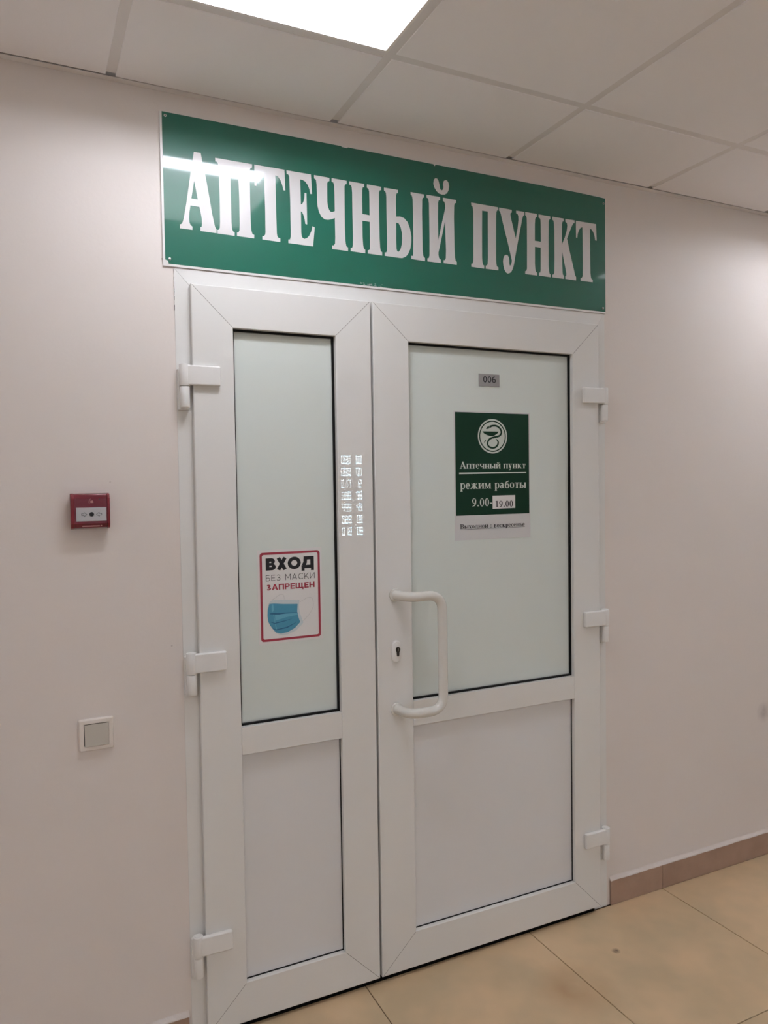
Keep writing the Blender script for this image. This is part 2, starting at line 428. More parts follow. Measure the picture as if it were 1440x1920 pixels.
def sans(ch, w):
    """upright sans capital of height 1 and stroke width w: (width, quads)"""
    h = w / 2
    S = lambda *p: stroke(list(p), w)
    if ch == 'В':
        return .76, rc(0, w, 0, 1) + rc(w, .42, 1 - w, 1) + band(.42, .74, .28, .26, w, w, -90, 90) + rc(w, .46, .5 - h * .8, .5 + h * .8) + rc(w, .46, 0, w) + band(.46, .27, .30, .27, w, w, -90, 90)
    if ch == 'Х':
        return .82, S((h * 1.1, 0), (.82 - h * 1.1, 1)) + S((h * 1.1, 1), (.82 - h * 1.1, 0))
    if ch == 'О':
        return 1.02, band(.51, .5, .51, .52, w, w)
    if ch == 'Д':
        return .98, rc(0, w * .85, -.2, w) + rc(.98 - w * .85, .98, -.2, w) + rc(0, .98, 0, w) + rc(.70, .70 + w, w, 1) + rc(.26, .70, 1 - w, 1) + stroke([(.16, w * .9), (.29, .5), (.32, 1)], w)
    if ch == 'Б':
        return .70, rc(0, w, 0, 1) + rc(0, .62, 1 - w, 1) + rc(w, .40, 0, w) + rc(w, .40, .58 - w, .58) + band(.40, .29, .30, .29, w, w, -90, 90)
    if ch == 'Е':
        return .66, rc(0, w, 0, 1) + rc(0, .65, 1 - w, 1) + rc(0, .60, .5 - h, .5 + h) + rc(0, .66, 0, w)
    if ch == 'З':
        return .68, stroke(arc(.32, .74, .30 - h, .26 - h, 150, -90) + arc(.33, .27, .34 - h, .27 - h, 90, -150), w)
    if ch == 'М':
        return .92, rc(0, w, 0, 1) + rc(.92 - w, .92, 0, 1) + S((h, 1), (.46, .36), (.92 - h, 1))
    if ch == 'А':
        return .90, S((h, 0), (.45, 1)) + S((.45, 1), (.90 - h, 0)) + rc(.2, .7, .24, .24 + w)
    if ch == 'С':
        return .86, stroke(arc(.5, .5, .5 - h, .51 - h, 48, 312, 18), w)
    if ch == 'К':
        return .76, rc(0, w, 0, 1) + S((w * .8, .36), (.72 - h, 1)) + S((.26, .55), (.76 - h, 0))
    if ch == 'И':
        return .80, rc(0, w, 0, 1) + rc(.80 - w, .80, 0, 1) + S((h, .05), (.80 - h, .95))
    if ch == 'П':
        return .78, rc(0, w, 0, 1) + rc(.78 - w, .78, 0, 1) + rc(0, .78, 1 - w, 1)
    if ch == 'Р':
        return .72, rc(0, w, 0, 1) + rc(w, .40, 1 - w, 1) + rc(w, .40, .36, .36 + w) + band(.40, .68, .32, .32, w, w, -90, 90)
    if ch == 'Щ':
        return 1.18, rc(0, w, 0, 1) + rc(.54 - h, .54 + h, 0, 1) + rc(1.04 - w, 1.04, 0, 1) + rc(0, 1.18, 0, w) + rc(1.18 - w, 1.18, -.2, w)
    if ch == 'Н':
        return .78, rc(0, w, 0, 1) + rc(.78 - w, .78, 0, 1) + rc(w, .78 - w, .5 - h, .5 + h)
    if ch == '0':
        return .58, band(.29, .5, .29, .5, w, w)
    if ch == '6':
        return .58, band(.29, .32, .29, .32, w, w) + stroke(arc(.33, .5, .33 - h, .5 - h, 70, 180, 10), w)
    return .4, []

def serif(ch):
    """bold serif letter, x-height 1: (width, quads)"""
    T, t, s, o = .31, .10, .09, .07
    st = lambda x, z0=0, z1=1: rc(x, x + T, z0, z1) + rc(x - o, x + T + o, z0, z0 + s) + rc(x - o, x + T + o, z1 - s, z1)
    D = lambda a, b, w: stroke([a, b], w)
    if ch == 'п':
        return 1.18, st(.1) + st(.80) + rc(.1, 1.06, .88, 1)
    if ch == 'т':
        return .96, rc(.35, .35 + T, 0, 1) + rc(.24, .72, 0, s) + rc(.04, .92, .88, 1) + rc(.04, .12, .66, 1) + rc(.84, .92, .66, 1)
    if ch == 'е':
        return .86, band(.43, .5, .41, .52, .25, .10, 40, 320, 18) + rc(.2, .84, .50, .60) + band(.43, .55, .41, .47, .22, .1, 0, 60, 6)
    if ch == 'ч':
        return 1.14, st(.76) + rc(.1, .36, .55, 1) + rc(.01, .45, 1 - s, 1) + stroke(arc(.5, .62, .27, .22, 180, 290) + [(.8, .46)], .14)
    if ch == 'н':
        return 1.18, st(.1) + st(.80) + rc(.3, .85, .45, .56)
    if ch == 'ь':
        return .98, st(.1) + rc(.3, .58, .48, .58) + rc(.3, .58, 0, .1) + band(.56, .29, .36, .29, .24, .1, -90, 90)
    if ch == 'ы':
        return 1.42, serif('ь')[1] + st(1.06)
    if ch == 'и':
        return 1.20, st(.1) + st(.82) + D((.34, .14), (.86, .86), .13)
    if ch == 'й':
        return 1.20, serif('и')[1] + stroke(arc(.6, 1.34, .24, .2, 190, 350), .11)
    if ch == 'у':
        return 1.02, D((.22, 1), (.54, .1), .26) + D((.80, 1), (.50, -.12), .10) + rc(.02, .5, 1 - s, 1) + rc(.62, 1.0, 1 - s, 1) + stroke([(.55, .1), (.46, -.22), (.34, -.32), (.20, -.30)], .14)
    if ch == 'к':
        return 1.10, st(.1) + D((.3, .45), (.88, .95), .12) + D((.46, .56), (.92, .04), .26) + rc(.66, 1.08, 0, s)
    if ch == 'р':
        return 1.02, st(.1, -.42, 1) + band(.58, .5, .40, .52, .25, .1, -130, 130, 16)
    if ch == 'ж':
        return 1.52, st(.63) + D((.18, .06), (.66, .6), .22) + D((.24, .94), (.66, .5), .13) + D((1.34, .06), (.86, .6), .22) + D((1.28, .94), (.86, .5), .13) + rc(0, .36, 0, s) + rc(1.16, 1.52, 0, s)
    if ch == 'м':
        return 1.40, rc(.14, .24, 0, 1) + rc(0, .38, 0, s) + rc(.98, 1.26, 0, 1) + rc(.86, 1.38, 0, s) + D((.24, 1), (.64, .08), .26) + D((1.06, 1), (.66, .1), .11)
    if ch == 'а':
        return .96, rc(.50, .74, .1, .8) + stroke(arc(.40, .72, .24, .23, 150, 20), .15) + band(.36, .27, .33, .29, .22, .1, 40, 320, 14) + rc(.4, .6, .5, .6) + D((.68, .14), (.92, .06), .12)
    if ch == 'о':
        return .96, band(.48, .5, .45, .52, .25, .09)
    if ch == 'б':
        return .98, band(.49, .42, .45, .45, .25, .09) + stroke([(.10, .42), (.14, .85), (.34, 1.12), (.70, 1.22), (.82, 1.36)], [.20, .2, .18, .16, .06])
    if ch == 'в':
        return 1.0, st(.1) + rc(.3, .52, .9, 1) + rc(.3, .58, .46, .56) + rc(.3, .56, 0, .1) + band(.5, .75, .36, .25, .22, .1, -90, 90) + band(.56, .28, .38, .28, .24, .1, -90, 90)
    if ch == 'х':
        return 1.02, D((.2, 1), (.8, 0), .28) + D((.84, 1), (.18, 0), .11) + rc(0, .46, 1 - s, 1) + rc(.62, 1.02, 1 - s, 1) + rc(0, .4, 0, s) + rc(.55, 1.02, 0, s)
    if ch == 'д':
        return 1.14, rc(0, 1.12, 0, .1) + rc(0, .1, -.24, .1) + rc(1.02, 1.12, -.24, .1) + rc(.68, .94, 0, 1) + rc(.3, .98, .9, 1) + stroke([(.2, .06), (.36, .5), (.4, .94)], .12)
    if ch == 'с':
        return .86, band(.45, .5, .43, .52, .25, .10, 50, 310, 18) + rc(.60, .80, .66, .86)
    if ch == 'А':
        return 1.50, D((.22, .04), (.72, 1.46), .13) + D((.66, 1.46), (1.24, .04), .33) + rc(.34, 1.04, .44, .54) + rc(0, .46, 0, s) + rc(.90, 1.50, 0, s)
    if ch == 'В':
        return 1.36, rc(.16, .48, 0, 1.46) + rc(.02, .8, 0, s) + rc(.02, .8, 1.37, 1.46) + rc(.4, .8, .72, .81) + band(.74, 1.11, .44, .35, .30, .1, -90, 90) + band(.78, .38, .50, .38, .33, .1, -90, 90)
    if ch == '9':
        return 1.0, band(.5, 1.0, .43, .48, .24, .09) + stroke([(.82, .95), (.76, .5), (.52, .16), (.12, .03)], [.22, .24, .2, .06])
    if ch == '0':
        return 1.0, band(.5, .72, .44, .75, .25, .08)
    if ch == '1':
        return .92, rc(.34, .60, 0, 1.46) + rc(.14, .80, 0, s) + stroke([(.08, 1.22), (.4, 1.4)], .12)
    if ch == '.':
        return .50, band(.25, .14, .15, .15, .149, .149)
    if ch == ':':
        return .60, band(.3, .14, .15, .15, .149, .149) + band(.3, .84, .15, .15, .149, .149)
    if ch == '-':
        return .66, rc(.1, .56, .40, .62)
    return .55, []

def text_polys(txt, glyph, x0, x1, z0, zs, gap=.06):
    """quads of a line of print fitted between x0 and x1, baseline z0, unit height zs"""
    cur, quads = 0.0, []
    for i, ch in enumerate(txt):
        wd, qs = glyph(ch)
        quads += [[(cur + a, b) for a, b in q] for q in qs]
        cur += wd + gap
    total = cur - gap
    k = (x1 - x0) / total
    return [[(x0 + a * k, z0 + b * zs) for a, b in q] for q in quads]

def mm(pts):
    return [(a * 1e-4, b * 1e-4) for a, b in pts]

# ================================================================ THE SETTING
def struct(o, label, cat):
    return tag(o, label, cat, kind='structure')

# front wall with the door opening
wall_front = struct(plate('wall_front', [[(XL, 0), (FX0, 0), (FX0, FZ1), (FX1, FZ1), (FX1, 0), (XR, 0), (XR, 2.92), (XL, 2.92)]], 0, .22, M['wall']),
                    'cream painted plaster wall around the white double door', 'wall')
ck = []
z = 2.088
while z > 1.97:
    dz = random.uniform(.008, .02)
    jx = random.uniform(-.0006, .0006)
    ck.append([(FX0 - .0008 + jx, z), (FX0 + .0003 + jx, z), (FX0 + .0001 - jx, z - dz), (FX0 - .0008 - jx, z - dz)])
    z -= dz + random.uniform(.0, .012)
flat_polys('plaster_crack', ck, -.0022, M['dark'], wall_front)
struct(box('wall_back', (XL, XR, YB - .2, YB, 0, 2.92), M['far_wall']), 'plain white wall facing the door, behind the viewer', 'wall')
struct(box('wall_left', (XL - .2, XL, YB - .2, .22, 0, 2.92), M['far_wall']), 'plain white wall closing the left end', 'wall')
struct(box('wall_right', (XR, XR + .2, YB - .2, .22, 0, 2.92), M['far_wall']), 'plain white wall closing the right end', 'wall')
# dark room behind the door leaves
struct(box('wall_inner', (FX0 - .2, FX1 + .2, .5, .52, 0, 2.4), M['plenum']), 'dark space behind the closed door', 'wall')

# floor of square beige tiles
floor = struct(box('floor', (XL, XR, YB, .5, -.05, -.003), M['grout']), 'beige marbled square floor tiles with thin dark joints', 'floor')
P, J = .6041, .0028
def floor_tile(extra):
    bm = bmesh.new()
    bm_box(bm, -(P - J) / 2, (P - J) / 2, -(P - J) / 2, (P - J) / 2 + extra, -.012, 0)
    bmesh.ops.bevel(bm, geom=[e for e in bm.edges if all(v.co.z > -.001 for v in e.verts)], offset=.0008, segments=1, affect='EDGES')
    return finish('floor_tile', bm, M['floor'], floor)
for iy in range(8):
    if iy < 2:                      # the row along the wall runs on under the door
        first = floor_tile(.0105 if iy == 0 else 0)
        used = False
    for ix in range(-8, 10):
        cx = .807 + P * (ix + .5); cy = -.6198 + P * (.5 - iy)
        if cx - P / 2 < XL or cx + P / 2 > XR or cy - P / 2 < YB:
            continue
        o = first if not used else first.copy()
        if used:
            COL.objects.link(o)
        used = True
        o.location = (cx, cy, 0)

# skirting tiles left and right of the door
def skirting(name, x0, x1, joints, h, label):
    root = struct(empty(name, (x0, 0, 0)), label, 'baseboard')
    xs = [x0] + [j for j in joints if x0 < j < x1] + [x1]
    for a, b in zip(xs, xs[1:]):
        box('skirting_tile', (a + .0008, b - .0008, -.009, -.0005, .0005, h), M['skirt'], root, .0012, 1)
    # painted putty along the top edge
    bm = bmesh.new()
    n = int((x1 - x0) / .03)
    rows = []
    for i in range(n + 1):
        x = x0 + (x1 - x0) * i / n
        k = random.uniform(-.0012, .0012)
        rows.append([bm.verts.new(p) for p in ((x, -.0003, h - .002), (x, -.0098, h - .0018 + k), (x, -.0090, h + .0012), (x, -.0035, h + .005 + k), (x, -.0003, h + .011 + k))])
    for a, b in zip(rows, rows[1:]):
        for i in range(5):
            bm.faces.new((a[i], a[(i + 1) % 5], b[(i + 1) % 5], b[i]))
    bm.faces.new(rows[0]); bm.faces.new(rows[-1][::-1])
    finish('painted_top_edge', bm, M['putty'], root, smooth=True)
    return root

skirting('baseboard_right', 1.7667, XR, [2.0152 + P * k for k in range(9)], .0905, 'brown tile skirting on the wall right of the door')
skirting('baseboard_left', XL, .2835, [.2029 - P * k for k in range(8)], .078, 'brown tile skirting on the wall left of the door')

# suspended ceiling: lowered tiles, recessed tees, wall angle
ceiling = struct(empty('ceiling', (0, 0, H)), 'suspended ceiling of square off-white tiles in a recessed grid', 'ceiling')
rows_y = [-.024, GY] + [GY - .6 * k for k in range(1, 8)] + [YB + .02]
cols_x = [T0 + .6 * k for k in range(-6, 11)]
LIGHTS = [(c, 1) for c in (-4, 0, 4, 8)] + [(c, 6) for c in (-6, -2, 2, 6)]     # (column, row) of the ceiling lamps; the back row is added for ambient light
tile_cache = {}
def ceiling_tile(x0, x1, y0, y1):
    k = (round(x1 - x0, 4), round(y1 - y0, 4))
    if k not in tile_cache:
        bm = bmesh.new()
        bm_box(bm, -k[0] / 2, k[0] / 2, -k[1] / 2, k[1] / 2, 0, .016)
        bmesh.ops.bevel(bm, geom=[e for e in bm.edges if all(v.co.z < .001 for v in e.verts)], offset=.0015, segments=1, affect='EDGES')
        tile_cache[k] = finish('ceiling_tile', bm, M['ceiling'], ceiling)
        o = tile_cache[k]
    else:
        o = tile_cache[k].copy(); COL.objects.link(o)
    o.location = ((x0 + x1) / 2, (y0 + y1) / 2, H + random.uniform(0, .0012))
    o.rotation_euler = (random.uniform(-.002, .002), random.uniform(-.001, .001), 0)

for r in range(len(rows_y) - 1):
    ya, yb = rows_y[r], rows_y[r + 1]
    y1 = ya - (.0 if r == 0 else .0115); y0 = yb + (.0115 if r < len(rows_y) - 2 else 0)
    for c in range(len(cols_x) - 1):
        if (c - 6, r) in LIGHTS:
            continue
        ceiling_tile(cols_x[c] + .0115, cols_x[c + 1] - .0115, y0, y1)
for x in cols_x:
    box('main_tee', (x - .0135, x + .0135, YB + .02, -.036, H + .0025, H + .008), M['tee'], ceiling)
for y in rows_y[1:-1]:
    for a, b in zip(cols_x, cols_x[1:]):
        box('cross_tee', (a + .0135, b - .0135, y - .0135, y + .0135, H + .0025, H + .008), M['tee'], ceiling)
box('wall_angle', (XL, XR, -.0215, -.0002, H - .0005, H + .001), M['tee'], ceiling)
box('wall_angle', (XL, XR, YB, YB + .02, H - .0005, H + .001), M['tee'], ceiling)
box('slab', (XL, XR, YB, 0, 2.86, 2.9), M['plenum'], ceiling)

# ---------------------------------------------------------------- recessed ceiling lamps
def ceiling_light(col, row, label):
    x0 = T0 + .6 * col; y1 = GY - .6 * (row - 1)
    root = tag(empty('ceiling_light', (x0 + .3, y1 - .3, H)), label, 'ceiling light', 'recessed ceiling lamps in a row along the wall')
    X0, X1, Y0, Y1 = x0 + .0185, x0 + .5815, y1 - .5815, y1 - .0185
    # frame lip around the opening
    A = [(X0 - .007, Y0 - .007), (X1 + .007, Y0 - .007), (X1 + .007, Y1 + .007), (X0 - .007, Y1 + .007)]
    B = [(X0, Y0), (X1, Y0), (X1, Y1), (X0, Y1)]
    bm = bmesh.new()
    rg = [[bm.verts.new((x, y, zz)) for x, y in q] for q, zz in ((A, H + .0005), (B, H + .0005), (B, H + .012), (A, H + .012))]
    for u in range(4):
        for k in range(4):
            bm.faces.new((rg[u][k], rg[u][(k + 1) % 4], rg[(u + 1) % 4][(k + 1) % 4], rg[(u + 1) % 4][k]))
    finish('lamp_frame', bm, M['pan'], root)
    # sloped white pan; its own glow is added to strengthen the reflected haze
    bm = bmesh.new()
    lo = [bm.verts.new((x, y, H + .002)) for x, y in ((X0, Y0), (X1, Y0), (X1, Y1), (X0, Y1))]
    i = .045
    hi = [bm.verts.new((x, y, H + .075)) for x, y in ((X0 + i, Y0 + i), (X1 - i, Y0 + i), (X1 - i, Y1 - i), (X0 + i, Y1 - i))]
    for k in range(4):
        j = (k + 1) % 4
        bm.faces.new((lo[k], lo[j], hi[j], hi[k]))
    bm.faces.new(hi)
    finish('glowing_lamp_pan', bm, M['glow_pan'], root)
    for w in (.105, .137, .169):
        cyl('lamp_tube', (X0 + .03, Y1 - w, H + .046), (X1 - .03, Y1 - w, H + .046), .009, M['tube' if row == 1 else 'tube_fill'], root, n=6)
    return root

ceiling_light(0, 1, 'bright recessed ceiling lamp at the top edge, above the green sign')
ceiling_light(4, 1, 'recessed ceiling lamp further along the row, just right of the sign')
ceiling_light(8, 1, 'recessed ceiling lamp in the row by the door wall, far right')
ceiling_light(-4, 1, 'recessed ceiling lamp in the row by the door wall, left of the alarm')
ceiling_light(-6, 6, 'added fill lamp in an unseen ceiling row behind the viewer, far left')
ceiling_light(-2, 6, 'added fill lamp in an unseen ceiling row behind the viewer, second from the left')
ceiling_light(2, 6, 'added fill lamp in an unseen ceiling row behind the viewer, opposite the door')
ceiling_light(6, 6, 'added fill lamp in an unseen ceiling row behind the viewer, far right')

# ================================================================ DOOR FRAME AND LEAVES
frame = struct(empty('trim_1', ((FX0 + FX1) / 2, 0, 0)), 'white plastic frame around the double door', 'door frame')
fprof = [('o', 0, -.0015), ('i', 0, -.0015), ('i', 0, .06), ('o', 0, .06)]
for side, nm in (('left', 'frame_post'), ('right', 'frame_post'), ('top', 'frame_head')):
    finish(nm, mitred((FX0, FX1, -.3, FZ1), (.058, .055, .05, .062), fprof, side, .0004, zmin=0.0), M['pvc'], frame)
box('under_door_shade', (FX0 + .06, FX1 - .06, -.003, .06, -.003, .0005), M['rubber'], frame)  # black strip standing in for the shade under the leaves

LEAF = [('o', 0, -.0195), ('o', .0008, -.0212), ('o', .0026, FACE), ('i', .0012, FACE), ('i', 0, -.0208), ('i', 0, .03), ('o', .024, .03), ('o', .024, -.0035), ('o', 0, -.0035)]

def ring(name, x0, x1, z0, z1, w, y0, y1, material, parent):
    return plate(name, [[(x0, z0), (x1, z0), (x1, z1), (x0, z1)], [(x0 + w, z0 + w), (x0 + w, z1 - w), (x1 - w, z1 - w), (x1 - w, z0 + w)]], y0, y1, material, parent)

def hinge(door, cx, ztop, sx, reach):
    """three-part plastic door hinge; sx = direction from the barrel to the leaf"""
    h = empty('hinge', (cx, FACE, ztop - .11), door)
    ya = -.0235
    zm = ztop - .0565
    bx = sorted((cx + sx * .004, cx + sx * reach))
    bm = bmesh.new()
    bm_box(bm, bx[0], bx[1], -.0365, -.0222, zm + .002, ztop - .002)
    bmesh.ops.bevel(bm, geom=bm.edges[:], offset=.0042, segments=3, affect='EDGES', profile=.5)
    # the arm is waisted between barrel and pad
    for v in bm.verts:
        d = abs(v.co.x - cx)
        if v.co.y < -.03 and d < .03:
            v.co.y += .001
    finish('hinge_arm', bm, M['hinge'], h, smooth=True, weighted=True)
    cyl('hinge_knuckle', (cx, ya, zm), (cx, ya, ztop), .0138, M['hinge'], h, 28, .0012)
    cyl('hinge_knuckle', (cx, ya, ztop - .113), (cx, ya, zm - .0012), .0128, M['hinge'], h, 28, .002)
    cyl('pin_cap', (cx, ya, ztop), (cx, ya, ztop + .0012), .0092, M['hinge'], h, 20)
    bx = sorted((cx - sx * .0165, cx + sx * .013))
    box('hinge_plate', (bx[0], bx[1], -.0165, -.0017, ztop - .119, ztop - .010), M['hinge'], h, .003)
    return h

def leaf(name, label, x0, x1, o0, o1):
    d = struct(empty(name, ((x0 + x1) / 2, FACE, 0)), label, 'door')
    wd = (o0 - x0, x1 - o1, .1318 - ZB, ZT - 1.9422)
    for side, nm in (('left', 'stile'), ('right', 'stile'), ('top', 'top_rail'), ('bottom', 'bottom_rail')):
        finish(nm, mitred((x0, x1, ZB, ZT), wd, LEAF, side, .00035), M['pvc'], d)
    box('middle_rail', (o0 + .0002, o1 - .0002, FACE + .0003, .03, .7725, .8496), M['pvc'], d, .0012, 2)
    # grey weld line seen in the mitre gaps
    for px, pz, qx, qz in ((x0, ZB, o0, .1318), (x1, ZB, o1, .1318), (x0, ZT, o0, 1.9422), (x1, ZT, o1, 1.9422)):
        dv = Vector((qx - px, qz - pz)).normalized()
        a = Vector((px, pz)) + dv * .004; b = Vector((qx, qz)) - dv * .003
        flat_polys('weld_seam', stroke([tuple(a), tuple(b)], .0011), FACE - .00006, M['seam'], d)
    # upper pane with film, thick black gasket
    ring('gasket', o0, o1, .8496, 1.9422, .0057, -.0065, .0, M['rubber'], d)
    g = box('glass_pane', (o0 - .008, o1 + .008, .0005, .0065, .8496 - .004, 1.9422 + .008), M['glass'], d)
    tag(g, label='frosted pane with pale green-grey film')
    box('frosted_film', (o0 + .0085, o1 - .0075, .0000, .0004, .8496 + .0075, 1.9422 - .0085), M['film'], d)
    # lower white panel, thin gasket
    ring('gasket', o0, o1, .1318, .7725, .0024, -.0070, -.0040, M['rubber'], d)
    box('lower_panel', (o0 - .004, o1 + .004, -.0041, .02, .1318 - .004, .7725 + .004), M['pvc_panel'], d)
    return d

d1 = leaf('door_1', 'narrow left leaf of the white double door, with the mask notice', .3300, .8499, .4403, .7385)
d2 = leaf('door_2', 'wide right leaf of the white double door, with the pull handle', .8571, 1.7091, .9745, 1.5971)
box('dark_gap_strip', (.834, .870, -.001, .03, .03, 2.04), M['rubber'], d1)  # black strip put in to darken the gap between the leaves
for z in (1.8366, 1.0715, .3005):
    hinge(d1, .3080, z, 1, .0934)
for z in (1.8345, 1.0690, .2975):
    hinge(d2, 1.7311, z, -1, .0965)

# pull handle, lock
ph = empty('pull_handle', (.9165, FACE, 1.0), d2)
ZH, ZL, HX, HY = 1.1816, .8343, 1.0385, -.095
path = fillet([(.9165, FACE - .002, ZH), (.930, HY, ZH), (HX, HY, ZH), (HX, HY, ZL), (.930, HY, ZL), (.9165, FACE - .002, ZL)], .048)
bm = bmesh.new()
sweep(bm, path, .0146, 24)
finish('grip_tube', bm, M['handle'], ph, smooth=True)
for z in (ZH, ZL):
    cyl('handle_rose', (.9165, FACE - .0001, z), (.9165, FACE - .008, z), .0195, M['handle'], ph, 28, .0012)
le = empty('lock_plate', (.917, FACE, 1.0), d2)
def oval(cx, z0, z1, r, n=12):
    return ell(cx, z1 - r, r, r, n, 0, 180) + ell(cx, z0 + r, r, r, n, 180, 360)
bm = bmesh.new()
o = oval(.917, .9785, 1.0430, .0153)
lo = [bm.verts.new((a, FACE - .0001, b)) for a, b in o]
mid = [bm.verts.new((a, FACE - .0065, b)) for a, b in o]
hi = [bm.verts.new((.917 + (a - .917) * .80, FACE - .009, 1.01075 + (b - 1.01075) * .94)) for a, b in o]
for A, B in ((lo, mid), (mid, hi)):
    for k in range(len(o)):
        j = (k + 1) % len(o)
        bm.faces.new((A[k], A[j], B[j], B[k]))
bm.faces.new(hi); bm.faces.new(lo[::-1])
finish('escutcheon', bm, M['hinge'], le, smooth=True)
key = ell(.9195, 1.0165, .0068, .0085, 20, -55, 235) + [(.9158, .9990), (.9175, .9962), (.9205, .9962), (.9228, .9990)]
plate('lock_cylinder', [key], FACE - .0125, FACE - .005, M['lock'], le)
flat_polys('key_slot', rc(.9190, .9205, 1.0125, 1.0205), FACE - .01265, M['steel'], le)

# ================================================================ THE SIGN
SX0, SX1, SZ0, SZ1 = .2690, 1.7553, 2.0999, 2.4910
sign = tag(empty('shop_sign', ((SX0 + SX1) / 2, 0, SZ0)), 'long green sign with white letters АПТЕЧНЫЙ ПУНКТ above the door', 'sign')
box('sign_panel', (SX0 - .0062, SX1 + .0012, -.0052, -.0008, SZ0 - .0065, SZ1 + .0004), M['sign_white'], sign, .0006, 1)
film = [(SX0, SZ0 + .010), (SX0 + .006, SZ0 + .0085), (SX0 + .0085, SZ0 + .004), (SX0 + .008, SZ0), (SX1, SZ0), (SX1, SZ1 - .0035),
        (1.6600, SZ1 - .0012), (1.6590, SZ1 - .0045), (1.6560, SZ1 - .0010), (1.0850, SZ1 - .0005), (1.0815, SZ1 - .0060), (1.0770, SZ1 - .0004), (.794, SZ1), (.79, SZ1 - .003), (.775, SZ1 - .002), (.772, SZ1), (SX0, SZ1)]
plate('green_film', [film], -.0057, -.0052, M['sign_green'], sign)
prev = None
def letter(loops_list):
    bm = bmesh.new()
    y0, y1 = -.00600, -.0057
    for loops in loops_list:
        loops = [[(SX0 + a * 1e-4, SZ0 + b * 1e-4) for a, b in lp] for lp in loops]
        vs = [[Vector((a, b, 0)) for a, b in lp] for lp in loops]
        fl = [p for lp in loops for p in lp]
        fr = [bm.verts.new((a, y0, b)) for a, b in fl]
        bk = [bm.verts.new((a, y1, b)) for a, b in fl]
        for t in tessellate_polygon(vs):
            try:
                bm.faces.new([fr[i] for i in t])
            except ValueError:
                pass
        base = 0
        for lp in loops:
            n = len(lp)
            for i in range(n):
                j = (i + 1) % n
                bm.faces.new((fr[base + i], fr[base + j], bk[base + j], bk[base + i]))
            base += n
    return finish('letter', bm, M['sign_letter'], sign)
groups = []
for n, loops in LETTERS:
    if n.endswith('2'):
        groups[-1].append(loops)
    else:
        groups.append([loops])
for g in groups:
    letter(g)
for x, z in ((.2774, 2.4815), (.2805, 2.1124), (1.7477, 2.4690), (1.7427, 2.1115)):
    rv = cyl('rivet', (x, -.0056, z), (x, -.0074, z), .0036, M['steel'], sign, 16, .0006)
    cyl('rivet_core', (x, -.0074, z), (x, -.0076, z), .0016, M['dark'], rv, 12)
# scraps of old tape along the lower edge
scr = []
for k in range(26):
    cx = random.gauss(.860, .02); cz = SZ0 + abs(random.gauss(0, .004)) + .0006; s = random.uniform(.0006, .0022)
    scr.append([(cx - s * 1.6, cz - s * .3), (cx + s, cz - s * .4), (cx + s * 1.3, cz + s * .3), (cx - s * .8, cz + s * .5)])
scr.append([(.425, 2.2595), (.4305, 2.2570), (.4305, 2.2562), (.425, 2.2585)])
tag(flat_polys('tape_scraps', scr, -.0059, M['loop'], sign), kind='stuff')

# ================================================================ NOTICES ON THE GLASS
YP = -.0004                         # back of the papers: just in front of the film
def paper(root, name, x0, x1, z0, z1, y0, material, tilt=0.0):
    return plate(name, [[(x0, z0), (x1, z0 + tilt), (x1, z1 + tilt), (x0, z1)]], y0 - .0003, y0, material, root)

# opening hours
hrs = tag(empty('opening_hours_notice', (1.287, 0, 1.3325)), 'green and white opening hours notice with snake and bowl emblem', 'notice')
paper(hrs, 'sheet', 1.1420, 1.4335, 1.3325, 1.7420, YP, M['paper_dull'])
paper(hrs, 'green_print', 1.1468, 1.4294, 1.4113, 1.7382, YP - .0003, M['poster_green'])
yq = YP - .0008
CX, CZ, R = 1.2869, 1.6638, .0562
em = flat_polys('emblem_disc', [[ell(CX, CZ, R, R * .985), ell(CX, CZ, R * .91, R * .895)[::-1]], ell(CX, CZ, R * .84, R * .827)], yq, M['poster_ink'], hrs)
tag(em, label='round pale emblem with snake and bowl')
snake = mm([(12620, 16874), (12680, 16903), (12741, 16927), (12850, 16970), (12995, 16977), (13116, 16924), (13190, 16840), (13202, 16743), (13138, 16660), (12991, 16618), (12821, 16580), (12710, 16508), (12673, 16401), (12714, 16311), (12842, 16265), (12965, 16282), (13053, 16355), (13080, 16436), (13055, 16505), (12990, 16553)])
wid = [.0008, .0068, .0078, .0060] + [.0060] * 14 + [.0048, .001]
def smooth_path(p, w, n=4):
    P, W = [], []
    for i in range(len(p) - 1):
        p0, p1, p2, p3 = (Vector(p[max(min(j, len(p) - 1), 0)]) for j in (i - 1, i, i + 1, i + 2))
        for k in range(n):
            t = k / n
            P.append(tuple(.5 * (2 * p1 + (p2 - p0) * t + (2 * p0 - 5 * p1 + 4 * p2 - p3) * t * t + (3 * p1 - p0 - 3 * p2 + p3) * t ** 3)))
            W.append(w[i] * (1 - t) + w[i + 1] * t)
    P.append(tuple(p[-1])); W.append(w[-1])
    return P, W
sp, sw = smooth_path(snake, wid)
flat_polys('snake_and_bowl', stroke(sp, sw) + [mm([(12476, 16790), (13103, 16790), (13041, 16720), (12919, 16653), (12798, 16639), (12654, 16673), (12546, 16722)])] + [mm([(12616, 16532), (12599, 16471), (12531, 16414), (12560, 16481)])], yq - .0002, M['poster_green'], hrs)
flat_polys('snake_eye', [ell(1.2741, 1.6930, .0012, .0012, 12)], yq - .0004, M['poster_ink'], hrs)
flat_polys('title_print', text_polys('Аптечный пункт', serif, 1.1622, 1.4160, 1.5600, .0150), yq, M['poster_ink'], hrs)
flat_polys('rule', [[(1.1597, 1.5424), (1.4183, 1.5448), (1.4183, 1.5497), (1.1597, 1.5474)]], yq, M['poster_ink'], hrs)
